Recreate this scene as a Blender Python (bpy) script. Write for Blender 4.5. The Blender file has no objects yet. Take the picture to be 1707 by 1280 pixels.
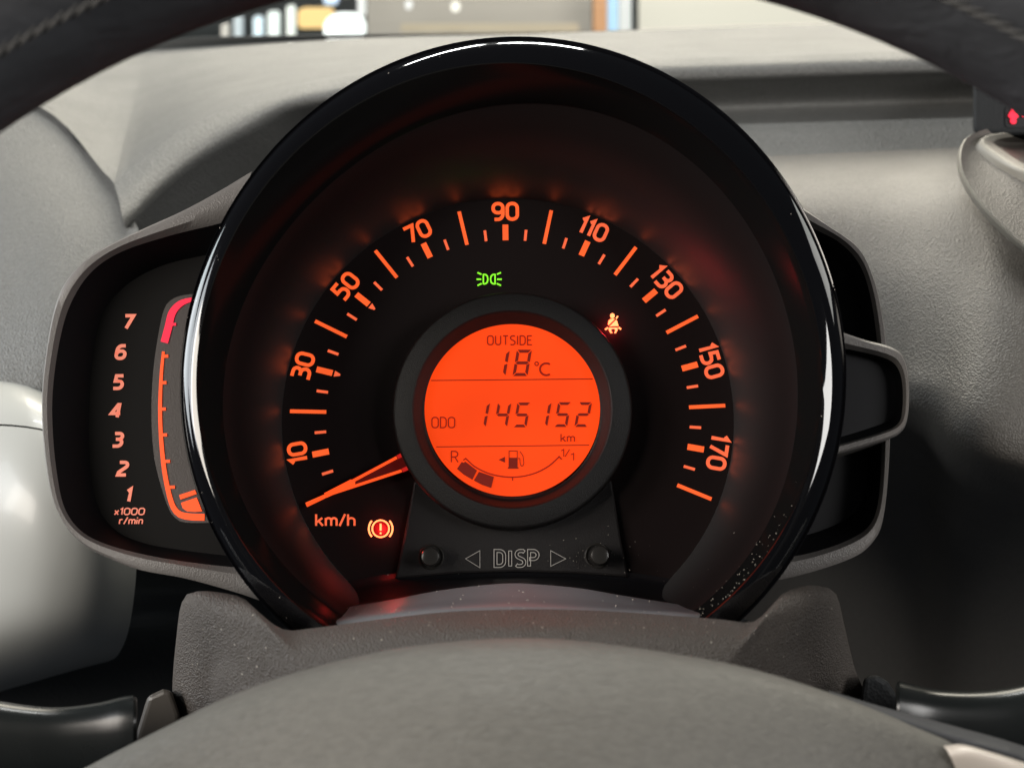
import bpy, math, random
import numpy as np
from mathutils import Vector, Matrix
random.seed(7)
PI = math.pi
R = math.radians
scene = bpy.context.scene
COL = scene.collection

# ------------------------------------------------------------------ camera
PITCH = R(20)
CAMZ = 1.15
DF = 0.42            # camera to dial, metres
FPX, CX, CY = 2100.0, 853.5, 640.0
cam_rot = Matrix.Rotation(PI / 2 - PITCH, 3, 'X')
cam_loc = Vector((0, 0, CAMZ))
cd = bpy.data.cameras.new('camera')
cam = bpy.data.objects.new('camera', cd)
COL.objects.link(cam)
cam.location = cam_loc
cam.rotation_euler = (PI / 2 - PITCH, 0, 0)
cd.sensor_width = 36
cd.lens = 36 * FPX / 1707
cd.clip_start = 0.01
cd.clip_end = 100
cd.dof.use_dof = True
cd.dof.focus_distance = 0.405
cd.dof.aperture_fstop = 15
scene.camera = cam
scene.view_settings.view_transform = 'Standard'
scene.view_settings.look = 'None'
scene.view_settings.gamma = 1
scene.view_settings.exposure = 0
scene.cycles.use_denoising = True
scene.cycles.max_bounces = 8
scene.cycles.sample_clamp_indirect = 4

# ------------------------------------------------------------------ world and lamps
w = bpy.data.worlds.new('World')
scene.world = w
w.use_nodes = True
w.node_tree.nodes['Background'].inputs[0].default_value = (0.80, 0.88, 1.0, 1)
w.node_tree.nodes['Background'].inputs[1].default_value = 0.024


def area(name, loc, target, sx, sy, power, col):
    l = bpy.data.lights.new(name, 'AREA')
    l.shape = 'RECTANGLE'
    l.size, l.size_y, l.energy, l.color = sx, sy, power, col
    o = bpy.data.objects.new(name, l)
    COL.objects.link(o)
    o.location = loc
    o.rotation_euler = (Vector(target) - Vector(loc)).to_track_quat('-Z', 'Y').to_euler()
    return o


area('windscreen_light', (0.25, 2.5, 2.15), (0.0, 0.5, 1.0), 2.4, 0.9, 68, (1.0, 0.90, 0.76))
area('left_window_light', (-1.15, -0.55, 1.70), (-0.05, 0.35, 1.0), 0.9, 0.6, 20, (1.0, 0.92, 0.82))
area('right_window_light', (1.35, -0.75, 1.80), (0.1, 0.4, 1.0), 0.9, 0.6, 18, (1.0, 0.98, 0.95))
area('left_door_light', (-1.35, 0.72, 1.22), (-0.1, 0.45, 1.02), 0.95, 0.60, 8, (0.90, 0.96, 1.0))
area('left_door_light', (-1.25, 0.0, 1.58), (-0.1, 0.45, 1.02), 0.60, 0.60, 7.0, (0.92, 0.96, 1.0))
area('right_door_light', (1.55, 0.85, 1.72), (0.1, 0.45, 1.02), 0.70, 0.45, 2.4, (1.0, 0.99, 0.94))
area('background_fill', (0.0, 2.9, 3.6), (0.2, 5.0, 1.2), 2.5, 0.6, 110, (1.0, 0.95, 0.88))  # added lamp, out of view, to brighten the things beyond the windscreen
area('showroom_tube_light', (0.20, 1.9, 3.4), (0.0, 0.36, 1.0), 0.66, 0.09, 22, (1, 0.98, 0.95))
area('showroom_tube_light', (-0.56, 1.9, 3.4), (0.0, 0.36, 1.0), 0.66, 0.09, 22, (1, 0.98, 0.95))

# ------------------------------------------------------------------ frames
def c2w(v):
    return cam_loc + cam_rot @ Vector(v)


def at(px, py, d):
    """World point at pixel position (of the measured layout) and distance d along the view axis."""
    return c2w(((px - CX) / FPX * d, -(py - CY) / FPX * d, -d))


TILT = R(10)
DIAL_O = Vector(((850 - CX) / FPX * DF, -(685 - CY) / FPX * DF, -DF))
DV = Vector((0, math.cos(TILT), -math.sin(TILT)))
DN = Vector((0, math.sin(TILT), math.cos(TILT)))


def onp(px, py, h=0.0):
    """Cluster coordinates (u, v, h) of a measured point that lies on the plane h above the dial."""
    r = Vector(((px - CX) / FPX, -(py - CY) / FPX, -1))
    s = (DIAL_O.dot(DN) + h) / r.dot(DN)
    p = r * s - DIAL_O
    return (p.x, p.dot(DV), h)


M3 = Matrix(((1, 0, 0), (0, DV.y, DN.y), (0, DV.z, DN.z)))
CLUSTER_M = Matrix.Translation(c2w(DIAL_O)) @ (cam_rot @ M3).to_4x4()


# ------------------------------------------------------------------ materials
def mat(name, base=(0.1, 0.1, 0.1), rough=0.5, spec=0.5, emit=None, estr=0, metal=0, coat=0,
        bump=None, mottled=0, tint=None, specks=None, dist=0.001):
    m = bpy.data.materials.new(name)
    m.use_nodes = True
    nt = m.node_tree
    b = nt.nodes['Principled BSDF']
    b.inputs['Base Color'].default_value = (*base, 1)
    b.inputs['Roughness'].default_value = rough
    b.inputs['Specular IOR Level'].default_value = spec
    b.inputs['Metallic'].default_value = metal
    b.inputs['Coat Weight'].default_value = coat
    b.inputs['Coat Roughness'].default_value = 0.04
    if emit:
        b.inputs['Emission Color'].default_value = (*emit, 1)
        b.inputs['Emission Strength'].default_value = estr
    tc = nt.nodes.new('ShaderNodeTexCoord')
    if bump:
        kind, scale, strength = bump
        if kind == 'grain':
            t = nt.nodes.new('ShaderNodeTexVoronoi')
            t.inputs['Scale'].default_value = scale
            n2 = nt.nodes.new('ShaderNodeTexNoise')
            n2.inputs['Scale'].default_value = scale * 0.45
            n2.inputs['Detail'].default_value = 4
            nt.links.new(tc.outputs['Object'], n2.inputs['Vector'])
            mx = nt.nodes.new('ShaderNodeMath')
            mx.operation = 'ADD'
            nt.links.new(tc.outputs['Object'], t.inputs['Vector'])
            nt.links.new(t.outputs['Distance'], mx.inputs[0])
            nt.links.new(n2.outputs['Fac'], mx.inputs[1])
            out = mx.outputs[0]
        elif kind == 'leather':
            n2 = nt.nodes.new('ShaderNodeTexNoise')
            n2.inputs['Scale'].default_value = scale
            n2.inputs['Detail'].default_value = 5
            n2.inputs['Distortion'].default_value = 1.2
            mp = nt.nodes.new('ShaderNodeMapping')
            mp.inputs['Scale'].default_value = (0.45, 1.0, 1.0)
            nt.links.new(tc.outputs['Object'], mp.inputs['Vector'])
            nt.links.new(mp.outputs['Vector'], n2.inputs['Vector'])
            out = n2.outputs['Fac']
        else:
            n2 = nt.nodes.new('ShaderNodeTexNoise')
            n2.inputs['Scale'].default_value = scale
            n2.inputs['Detail'].default_value = 3
            nt.links.new(tc.outputs['Object'], n2.inputs['Vector'])
            out = n2.outputs['Fac']
        bp = nt.nodes.new('ShaderNodeBump')
        bp.inputs['Strength'].default_value = strength
        bp.inputs['Distance'].default_value = dist
        nt.links.new(out, bp.inputs['Height'])
        nt.links.new(bp.outputs['Normal'], b.inputs['Normal'])
    if tint:
        n4 = nt.nodes.new('ShaderNodeTexNoise')
        n4.inputs['Scale'].default_value = tint[0]
        n4.inputs['Detail'].default_value = 6
        n4.inputs['Roughness'].default_value = 0.65
        mp4 = nt.nodes.new('ShaderNodeMapping')
        mp4.inputs['Scale'].default_value = (0.4, 1, 1)
        mp4.inputs['Rotation'].default_value = (0, 0, 0.5)
        nt.links.new(tc.outputs['Object'], mp4.inputs['Vector'])
        nt.links.new(mp4.outputs['Vector'], n4.inputs['Vector'])
        cr = nt.nodes.new('ShaderNodeMapRange')
        cr.inputs['From Min'].default_value = 0.3
        cr.inputs['From Max'].default_value = 0.7
        cr.inputs['To Min'].default_value = 1 - tint[1]
        cr.inputs['To Max'].default_value = 1 + tint[1]
        nt.links.new(n4.outputs['Fac'], cr.inputs['Value'])
        vm = nt.nodes.new('ShaderNodeVectorMath')
        vm.operation = 'SCALE'
        vm.inputs[0].default_value = base
        nt.links.new(cr.outputs['Result'], vm.inputs['Scale'])
        nt.links.new(vm.outputs[0], b.inputs['Base Color'])
    if specks:
        vo = nt.nodes.new('ShaderNodeTexVoronoi')
        vo.inputs['Scale'].default_value = specks[0]
        nt.links.new(tc.outputs['Object'], vo.inputs['Vector'])
        c1 = nt.nodes.new('ShaderNodeMath')
        c1.operation = 'LESS_THAN'
        c1.inputs[1].default_value = specks[1]
        nt.links.new(vo.outputs['Distance'], c1.inputs[0])
        sp = nt.nodes.new('ShaderNodeSeparateColor')
        nt.links.new(vo.outputs['Color'], sp.inputs[0])
        c2 = nt.nodes.new('ShaderNodeMath')
        c2.operation = 'LESS_THAN'
        c2.inputs[1].default_value = specks[2] if len(specks) > 2 else 0.35
        nt.links.new(sp.outputs[0], c2.inputs[0])
        c3 = nt.nodes.new('ShaderNodeMath')
        c3.operation = 'MULTIPLY'
        nt.links.new(c1.outputs[0], c3.inputs[0])
        nt.links.new(c2.outputs[0], c3.inputs[1])
        mc = nt.nodes.new('ShaderNodeMix')
        mc.data_type = 'RGBA'
        mc.inputs[6].default_value = (*base, 1)
        mc.inputs[7].default_value = (.55, .50, .43, 1)
        nt.links.new(c3.outputs[0], mc.inputs[0])
        nt.links.new(mc.outputs[2], b.inputs['Base Color'])
    if mottled:
        n3 = nt.nodes.new('ShaderNodeTexNoise')
        n3.inputs['Scale'].default_value = 24
        n3.inputs['Detail'].default_value = 6
        nt.links.new(tc.outputs['Object'], n3.inputs['Vector'])
        mr = nt.nodes.new('ShaderNodeMapRange')
        mr.inputs['From Min'].default_value = 0.3
        mr.inputs['From Max'].default_value = 0.7
        mr.inputs['To Min'].default_value = max(0.02, rough - mottled)
        mr.inputs['To Max'].default_value = min(1, rough + mottled)
        nt.links.new(n3.outputs['Fac'], mr.inputs['Value'])
        nt.links.new(mr.outputs['Result'], b.inputs['Roughness'])
    return m


M = {}
M['dash'] = mat('dash_plastic', (0.150, 0.151, 0.146), 0.52, 0.5, bump=('grain', 1150, 0.8), mottled=0.05, dist=.0007, tint=(1000, .25))
M['dash_brown'] = mat('console_plastic', (0.145, 0.134, 0.120), 0.50, 0.5, bump=('grain', 1350, 0.5), mottled=0.05, dist=.0006, tint=(1200, .24))
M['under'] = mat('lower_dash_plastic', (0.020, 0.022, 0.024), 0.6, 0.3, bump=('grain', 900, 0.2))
M['shroud'] = mat('shroud_plastic', (0.094, 0.080, 0.070), 0.44, 0.5, bump=('grain', 1900, 0.9), mottled=0.08, dist=.0006, specks=(420, .10))
M['pod'] = mat('pod_plastic', (0.165, 0.153, 0.145), 0.42, 0.5, bump=('grain', 2200, 0.3), mottled=0.05, dist=.0003)
M['gloss'] = mat('gloss_black', (0.004, 0.004, 0.005), 0.06, 0.6, coat=0.6, mottled=0.04, specks=(330, .055, .22))
M['wall'] = mat('dial_wall_black', (0.005, 0.0045, 0.0045), 0.25, 0.42)
M['wall_matte'] = mat('ring_inner_black', (0.005, 0.005, 0.006), 0.16, 0.4)
M['dial'] = mat('dial_black', (0.009, 0.0045, 0.0045), 0.5, 0.2)
M['hub'] = mat('display_surround', (0.0055, 0.0048, 0.0050), 0.5, 0.45, bump=('grain', 3000, 0.15))
M['recess'] = mat('recess_black', (0.007, 0.007, 0.008), 0.5, 0.15)
M['smoke'] = mat('smoked_panel', (0.010, 0.010, 0.012), 0.38, 0.2, specks=(300, .06, .12))
M['tach'] = mat('tach_face', (0.0062, 0.0056, 0.0054), 0.6, 0.12)
M['strip'] = mat('tach_strip', (0.085, 0.074, 0.070), 0.30, 0.5, bump=('noise', 1800, 0.06))
M['orange'] = mat('orange_lit', (0.35, 0.06, 0.02), 0.5, 0.3, (1.0, 0.115, 0.022), 1.0)
M['orange_pale'] = mat('orange_lit_pale', (0.36, 0.08, 0.045), 0.5, 0.3, (1.0, 0.135, 0.045), 0.92)
M['tachnum'] = mat('tach_numeral_lit', (0.60, 0.25, 0.18), 0.5, 0.3, (1.0, 0.22, 0.13), 0.60)
M['redzone'] = mat('red_lit', (0.5, 0.02, 0.05), 0.5, 0.3, (0.95, 0.018, 0.055), 0.85)
M['needle'] = mat('needle_lit', (0.4, 0.05, 0.02), 0.3, 0.4, (1.0, 0.085, 0.012), 1.05)
M['needle_dim'] = mat('needle_body', (0.06, 0.012, 0.010), 0.25, 0.5, (0.32, 0.006, 0.004), 0.16)
M['needle_red'] = mat('needle_root', (0.2, 0.01, 0.01), 0.3, 0.5, (0.8, 0.02, 0.015), 0.6)
M['lcd'] = mat('lcd_backlit', (0.30, 0.03, 0.01), 0.35, 0.25, (1.0, 0.060, 0.004), 0.93)
M['seg'] = mat('lcd_segment', (0.03, 0.004, 0.003), 0.5, 0.2, (0.19, 0.012, 0.006), 0.85)
M['seg_thin'] = mat('lcd_printing', (0.05, 0.004, 0.003), 0.5, 0.2, (0.26, 0.010, 0.004), 0.9)
M['green'] = mat('green_lit', (0.1, 0.4, 0.02), 0.5, 0.3, (0.28, 1.0, 0.03), 1.0)
M['amber'] = mat('warning_lit', (0.8, 0.4, 0.2), 0.5, 0.3, (1.0, 0.34, 0.10), 1.7)
M['chromeline'] = mat('embossed_edge', (0.62, 0.59, 0.56), 0.3, 0.6)
M['button'] = mat('button_black', (0.030, 0.028, 0.026), 0.22, 0.6)
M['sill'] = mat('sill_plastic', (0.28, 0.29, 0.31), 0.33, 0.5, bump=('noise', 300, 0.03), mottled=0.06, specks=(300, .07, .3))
M['leather'] = mat('rim_leather', (0.058, 0.060, 0.066), 0.72, 0.25, bump=('leather', 160, 0.6), mottled=0.1, tint=(60, .25))
M['padfab'] = mat('hub_pad', (0.152, 0.146, 0.131), 0.6, 0.4, bump=('leather', 620, 0.7), mottled=0.10, dist=.0006, tint=(800, .14))
M['stalk'] = mat('stalk_black', (0.012, 0.014, 0.014), 0.26, 0.55, mottled=0.05)
M['collar'] = mat('switch_collar', (0.09, 0.08, 0.07), 0.35, 0.5)
M['cream'] = mat('door_trim_cream', (0.50, 0.51, 0.49), 0.34, 0.5, coat=0.15)
M['vent'] = mat('vent_ring', (0.27, 0.255, 0.22), 0.45, 0.5)
M['trim'] = mat('spoke_trim', (0.62, 0.56, 0.50), 0.3, 0.5)
M['dust'] = mat('dust_fleck', (0.50, 0.46, 0.40), 0.8, 0.2)
M['gasket'] = mat('gasket', (0.010, 0.012, 0.012), 0.5, 0.4)
M['ledred'] = mat('red_led', (0.5, 0.01, 0.03), 0.4, 0.3, (1.0, 0.012, 0.045), 1.3)


def sheen(name, base, fac, rough):
    """dull black moulding with a constant faint mirror"""
    m = bpy.data.materials.new(name)
    m.use_nodes = True
    nt = m.node_tree
    nt.nodes.remove(nt.nodes['Principled BSDF'])
    d = nt.nodes.new('ShaderNodeBsdfDiffuse')
    d.inputs['Color'].default_value = (*base, 1)
    g = nt.nodes.new('ShaderNodeBsdfGlossy')
    g.inputs['Roughness'].default_value = rough
    g.inputs['Color'].default_value = (.9, .9, .9, 1)
    mx = nt.nodes.new('ShaderNodeMixShader')
    mx.inputs[0].default_value = fac
    nt.links.new(d.outputs[0], mx.inputs[1])
    nt.links.new(g.outputs[0], mx.inputs[2])
    nt.links.new(mx.outputs[0], nt.nodes['Material Output'].inputs['Surface'])
    return m


M['wall'] = sheen('dial_wall_sheen', (.011, .0092, .0092), .14, .43)
# gloss graded to keep reflections near the dial and fade them towards the mouth
nt_ = M['wall'].node_tree
tc_ = nt_.nodes.new('ShaderNodeTexCoord')
sx_ = nt_.nodes.new('ShaderNodeSeparateXYZ')
mr_ = nt_.nodes.new('ShaderNodeMapRange')
mr_.interpolation_type = 'SMOOTHSTEP'
mr_.inputs['From Min'].default_value = .004
mr_.inputs['From Max'].default_value = .038
mr_.inputs['To Min'].default_value = .21
mr_.inputs['To Max'].default_value = .018
nt_.links.new(tc_.outputs['Object'], sx_.inputs[0])
nt_.links.new(sx_.outputs[2], mr_.inputs['Value'])
nt_.links.new(mr_.outputs['Result'], [n for n in nt_.nodes if n.type == 'MIX_SHADER'][0].inputs[0])
M['wall_matte'] = sheen('ring_band_sheen', (.008, .008, .008), .010, .2)


def uneven(m, colour, lo, hi, scale):
    nt = m.node_tree
    b = nt.nodes['Principled BSDF']
    tc = nt.nodes.new('ShaderNodeTexCoord')
    n = nt.nodes.new('ShaderNodeTexNoise')
    n.inputs['Scale'].default_value = scale
    n.inputs['Detail'].default_value = 1
    r = nt.nodes.new('ShaderNodeMapRange')
    r.inputs['From Min'].default_value = .3
    r.inputs['From Max'].default_value = .7
    r.inputs['To Min'].default_value = lo
    r.inputs['To Max'].default_value = hi
    nt.links.new(tc.outputs['Object'], n.inputs['Vector'])
    nt.links.new(n.outputs['Fac'], r.inputs['Value'])
    nt.links.new(r.outputs['Result'], b.inputs['Emission Strength'])


uneven(M['lcd'], None, .80, .98, 45)
for k_ in ('orange', 'orange_pale', 'tachnum'):
    e_ = M[k_].node_tree.nodes['Principled BSDF'].inputs['Emission Strength'].default_value
    uneven(M[k_], None, e_ * .86, e_ * 1.06, 90)


# ------------------------------------------------------------------ mesh helpers
class MB:
    def __init__(s):
        s.v, s.f = [], []

    def add(s, vs, fs):
        n = len(s.v)
        s.v += [tuple(p) for p in vs]
        s.f += [tuple(i + n for i in f) for f in fs]
        return s

    def grid(s, rows, closed_u=False, closed_v=False):
        nr, nc = len(rows), len(rows[0])
        fs = []
        for i in range(nr if closed_v else nr - 1):
            for j in range(nc if closed_u else nc - 1):
                a, b = i, (i + 1) % nr
                c, d = j, (j + 1) % nc
                fs.append((a * nc + c, a * nc + d, b * nc + d, b * nc + c))
        return s.add([p for r in rows for p in r], fs)

    def build(s, name, material, parent=None, smooth=False, world=False, recenter=None):
        me = bpy.data.meshes.new(name)
        v = s.v
        loc = Vector((0, 0, 0))
        if world:
            a = np.array([tuple(p) for p in v])
            loc = Vector(((a[:, 0].min() + a[:, 0].max()) / 2, (a[:, 1].min() + a[:, 1].max()) / 2, a[:, 2].min()))
            v = [tuple(Vector(p) - loc) for p in v]
        me.from_pydata([tuple(p) for p in v], [], s.f)
        me.validate()
        if smooth:
            me.polygons.foreach_set('use_smooth', [True] * len(me.polygons))
        me.materials.append(material)
        o = bpy.data.objects.new(name, me)
        COL.objects.link(o)
        if world:
            o.location = loc
        if parent is not None:
            o.parent = parent
            if world:
                o.location = parent.matrix_world.inverted() @ loc if parent.matrix_world != Matrix() else loc - parent.location
        me.update()
        return o


def fix_normals(o):
    import bmesh
    bm = bmesh.new()
    bm.from_mesh(o.data)
    bmesh.ops.recalc_face_normals(bm, faces=bm.faces)
    bm.to_mesh(o.data)
    bm.free()
    return o


def autosmooth(o, ang=35):
    import bmesh
    bm = bmesh.new()
    bm.from_mesh(o.data)
    bmesh.ops.remove_doubles(bm, verts=bm.verts, dist=1e-6)
    bmesh.ops.recalc_face_normals(bm, faces=bm.faces)
    for e in bm.edges:
        e.smooth = not (len(e.link_faces) == 2 and e.calc_face_angle(0) > R(ang))
    for f in bm.faces:
        f.smooth = True
    bm.to_mesh(o.data)
    bm.free()
    return o


def bevel(o, width, seg=2):
    b = o.modifiers.new('bevel', 'BEVEL')
    b.width = width
    b.segments = seg
    b.limit_method = 'ANGLE'
    b.angle_limit = R(40)
    return o


def tag(o, label=None, cat=None, group=None, kind=None):
    for k, x in (('label', label), ('category', cat), ('group', group), ('kind', kind)):
        if x:
            o[k] = x
    return o


def empty(name, loc, rot=None, parent=None):
    o = bpy.data.objects.new(name, None)
    o.empty_display_size = 0.02
    COL.objects.link(o)
    if rot is not None:
        o.matrix_world = rot
    else:
        o.location = loc
    if parent is not None:
        o.parent = parent
    return o


def spline(pts, n, closed=False):
    """Catmull-Rom through points of any dimension, resampled by arc length."""
    P = np.array([tuple(p) for p in pts], float)
    if closed:
        Q = np.vstack([P[-1], P, P[0], P[1]])
    else:
        Q = np.vstack([2 * P[0] - P[1], P, 2 * P[-1] - P[-2]])
    out = []
    for i in range(1, len(Q) - 2):
        p0, p1, p2, p3 = Q[i - 1:i + 3]
        for t in np.linspace(0, 1, 17)[:-1]:
            a = -0.5 * t + t * t - 0.5 * t ** 3
            b = 1 - 2.5 * t * t + 1.5 * t ** 3
            c = 0.5 * t + 2 * t * t - 1.5 * t ** 3
            d = -0.5 * t * t + 0.5 * t ** 3
            out.append(a * p0 + b * p1 + c * p2 + d * p3)
    out.append(Q[-2])
    out = np.array(out)
    s = np.r_[0, np.cumsum(np.linalg.norm(np.diff(out, axis=0), axis=1))]
    k = np.linspace(0, s[-1], n + (1 if closed else 0))
    if closed:
        k = k[:-1]
    return np.stack([np.interp(k, s, out[:, j]) for j in range(out.shape[1])], 1)


def loft(rows, nu, nv, closed=False):
    """rows: polylines of points, smooth in both directions."""
    S = [spline(r, nu, closed) for r in rows]
    cols = [spline([r[j] for r in S], nv) for j in range(nu)]
    return [[cols[j][i] for j in range(nu)] for i in range(nv)]


def hloft(rows, nu, nv):
    """rows of (px, py, d) -> world grid."""
    g = loft(rows, nu, nv)
    return [[at(*p) for p in r] for r in g]


# ------------------------------------------------------------------ stroke lettering
def arc(cx, cy, rx, ry, a0, a1, n=10):
    return [(cx + rx * math.cos(R(a0 + (a1 - a0) * i / n)), cy + ry * math.sin(R(a0 + (a1 - a0) * i / n))) for i in range(n + 1)]


def rrect(x0, y0, x1, y1, r):
    return (arc(x1 - r, y1 - r, r, r, 0, 90, 6) + arc(x0 + r, y1 - r, r, r, 90, 180, 6) +
            arc(x0 + r, y0 + r, r, r, 180, 270, 6) + arc(x1 - r, y0 + r, r, r, 270, 360, 6))


def G(ch, sq=0):
    """glyph: (strokes [(points, closed)], width); height 1"""
    r = 0.26
    if ch == '0': return [(rrect(0, 0, .62, 1, .29), True)], .62
    if ch == 'O': return [(rrect(0, 0, .56, 1, .25), True)], .56
    if ch == '1': return [([(0, .80), (.20, 1), (.20, 0)], False)], .24
    if ch == '2': return [([(0, 1), (.36, 1)] + arc(.36, .78, .22, .22, 90, -40, 8) + [(.40, .52), (.06, .22), (.02, 0), (.60, 0)], False)], .60
    if ch == '3': return [([(0, 1), (.33, 1)] + arc(.33, .77, .23, .23, 90, -90, 8) + [(.14, .54)], False),
                          ([(.33, .54)] + arc(.33, .27, .26, .27, 90, -90, 8) + [(0, 0)], False)], .59
    if ch == '4': return [([(.46, 0), (.46, 1), (.38, 1), (0, .30), (.62, .30)], False)], .62
    if ch == '5': return [([(.54, 1), (.06, 1), (.04, .58), (.32, .58)] + arc(.31, .29, .27, .29, 90, -90, 8) + [(0, 0)], False)], .58
    if ch == '6': return [(rrect(0, 0, .60, .58, .26), True), ([(0, .3)] + arc(.30, .62, .30, .38, 180, 90, 8) + [(.54, 1)], False)], .60
    if ch == '7': return [([(0, 1), (.58, 1), (.22, 0)], False)], .58
    if ch == '9': return [(rrect(0, .42, .60, 1, .27), True), ([(.60, .7)] + arc(.30, .36, .30, .36, 0, -90, 8) + [(.08, 0)], False)], .60
    if ch == 'U': return [([(0, 1)] + arc(.25, .25, .25, .25, 180, 360, 8) + [(.50, 1)], False)], .50
    if ch == 'T': return [([(0, 1), (.5, 1)], False), ([(.25, 1), (.25, 0)], False)], .50
    if ch == 'S': return [([(.44, .93), (.36, 1)] + arc(.22, .77, .22, .23, 90, 240, 7) + [(.35, .44)] + arc(.22, .24, .23, .24, 40, -90, 7) + [(.08, 0), (0, .07)], False)], .46
    if ch == 'I': return [([(0, 1), (0, 0)], False)], .02
    if ch == 'D': return [([(0, 0), (0, 1), (.22, 1)] + arc(.22, .70, .28, .30, 80, 0, 5) + arc(.22, .30, .28, .30, 0, -80, 5) + [(.22, 0)], True)], .50
    if ch == 'E': return [([(.42, 1), (0, 1), (0, 0), (.44, 0)], False), ([(0, .52), (.36, .52)], False)], .44
    if ch == 'C': return [(arc(.46, .5, .46, .5, 55, 305, 14), False)], .74
    if ch == 'P': return [([(0, 0), (0, 1), (.24, 1)] + arc(.24, .73, .25, .27, 80, -80, 8) + [(.24, .46), (.02, .46)], False)], .50
    if ch == 'R': return [([(0, 0), (0, 1), (.26, 1)] + arc(.26, .74, .24, .26, 80, -80, 8) + [(.26, .48), (.02, .48)], False), ([(.26, .48), (.52, 0)], False)], .52
    if ch == 'k': return [([(0, 0), (0, 1)], False), ([(.40, .68), (.04, .30)], False), ([(.16, .42), (.44, 0)], False)], .44
    if ch == 'm': return [([(0, 0), (0, .68)], False), ([(0, .5)] + arc(.18, .48, .17, .19, 150, 0, 7) + [(.35, 0)], False),
                          ([(.35, .5)] + arc(.53, .48, .17, .19, 150, 0, 7) + [(.70, 0)], False)], .70
    if ch == 'n': return [([(0, 0), (0, .68)], False), ([(0, .5)] + arc(.20, .48, .20, .19, 150, 0, 7) + [(.40, 0)], False)], .40
    if ch == 'h': return [([(0, 0), (0, 1)], False), ([(0, .5)] + arc(.21, .46, .21, .21, 150, 0, 7) + [(.42, 0)], False)], .42
    if ch == 'r': return [([(0, 0), (0, .68)], False), ([(0, .5)] + arc(.2, .46, .2, .22, 150, 60, 5), False)], .30
    if ch == 'i': return [([(0, 0), (0, .66)], False), ([(0, .86), (0, 1)], False)], .02
    if ch == 'x': return [([(0, .66), (.42, 0)], False), ([(0, 0), (.42, .66)], False)], .42
    if ch == '/': return [([(0, -.02), (.36, 1.02)], False)], .36
    return [], .3


def offsets(pts, closed, hw):
    P = [Vector((p[0], p[1])) for p in pts]
    Q = [P[0]]
    for p in P[1:]:
        if (p - Q[-1]).length > 1e-5:
            Q.append(p)
    if closed and (Q[0] - Q[-1]).length < 1e-5:
        Q.pop()
    P = Q
    n = len(P)
    Lf, Rt = [], []
    for i in range(n):
        a = P[i - 1] if (i > 0 or closed) else None
        b = P[(i + 1) % n] if (i < n - 1 or closed) else None
        d1 = (P[i] - a).normalized() if a is not None else None
        d2 = (b - P[i]).normalized() if b is not None else None
        if d1 is None: d1 = d2
        if d2 is None: d2 = d1
        n1 = Vector((-d1.y, d1.x))
        n2 = Vector((-d2.y, d2.x))
        m = n1 + n2
        if m.length < 1e-4:
            m = n1
        m.normalize()
        k = min(2.2, 1 / max(0.25, m.dot(n1)))
        Lf.append(P[i] + m * hw * k)
        Rt.append(P[i] - m * hw * k)
    return Lf, Rt


def ribbon(mb, pts, closed, hw, fn, t):
    """flat raised stroke: fn maps (x, y) on the plane to a point, with lift."""
    Lf, Rt = offsets(pts, closed, hw)
    n = len(Lf)
    A = [fn(p.x, p.y, t) for p in Lf]
    B = [fn(p.x, p.y, t) for p in Rt]
    A0 = [fn(p.x, p.y, 0) for p in Lf]
    B0 = [fn(p.x, p.y, 0) for p in Rt]
    vs = A + B + A0 + B0
    fs = []
    for i in range(n if closed else n - 1):
        j = (i + 1) % n
        fs.append((i, n + i, n + j, j))
        fs.append((i, j, 2 * n + j, 2 * n + i))
        fs.append((n + i, 3 * n + i, 3 * n + j, n + j))
    if not closed:
        fs.append((0, 2 * n, 3 * n, n))
        e = n - 1
        fs.append((e, n + e, 3 * n + e, 2 * n + e))
    mb.add(vs, fs)


def plate(mb, pts, fn, t):
    n = len(pts)
    vs = [fn(x, y, t) for x, y in pts] + [fn(x, y, 0) for x, y in pts]
    fs = [tuple(range(n))] + [(i, n + i, n + (i + 1) % n, (i + 1) % n) for i in range(n)]
    mb.add(vs, fs)


def word(mb, text, fn, x0, y0, height, hw, gap=0.2, shear=0, width=None, sx=1.0):
    """Lettering from (x0, y0) baseline-left, y up, in the plane's units; width fits the word to a total width."""
    adv, items = 0, []
    for ch in text:
        st, wd = G(ch)
        items.append((st, adv))
        adv += wd + gap
    total = (adv - gap)
    k = (width / height / total) if width else sx
    for st, a in items:
        for pts, closed in st:
            q = [(x0 + ((x + a) * k + shear * y) * height, y0 + y * height) for x, y in pts]
            ribbon(mb, q, closed, hw, fn, T)
    return total * k * height


T = 0.00018


def pix(h):
    """pixel plane mapper: (px, py, lift) -> cluster point; y grows downwards"""
    def f(x, y, t):
        u, v, _ = onp(x, y, h)
        return (u, v, h + t)
    return f


def pixup(h, yb):
    """as pix but y measured up from baseline yb"""
    def f(x, y, t):
        u, v, _ = onp(x, yb - y, h)
        return (u, v, h + t)
    return f


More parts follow.
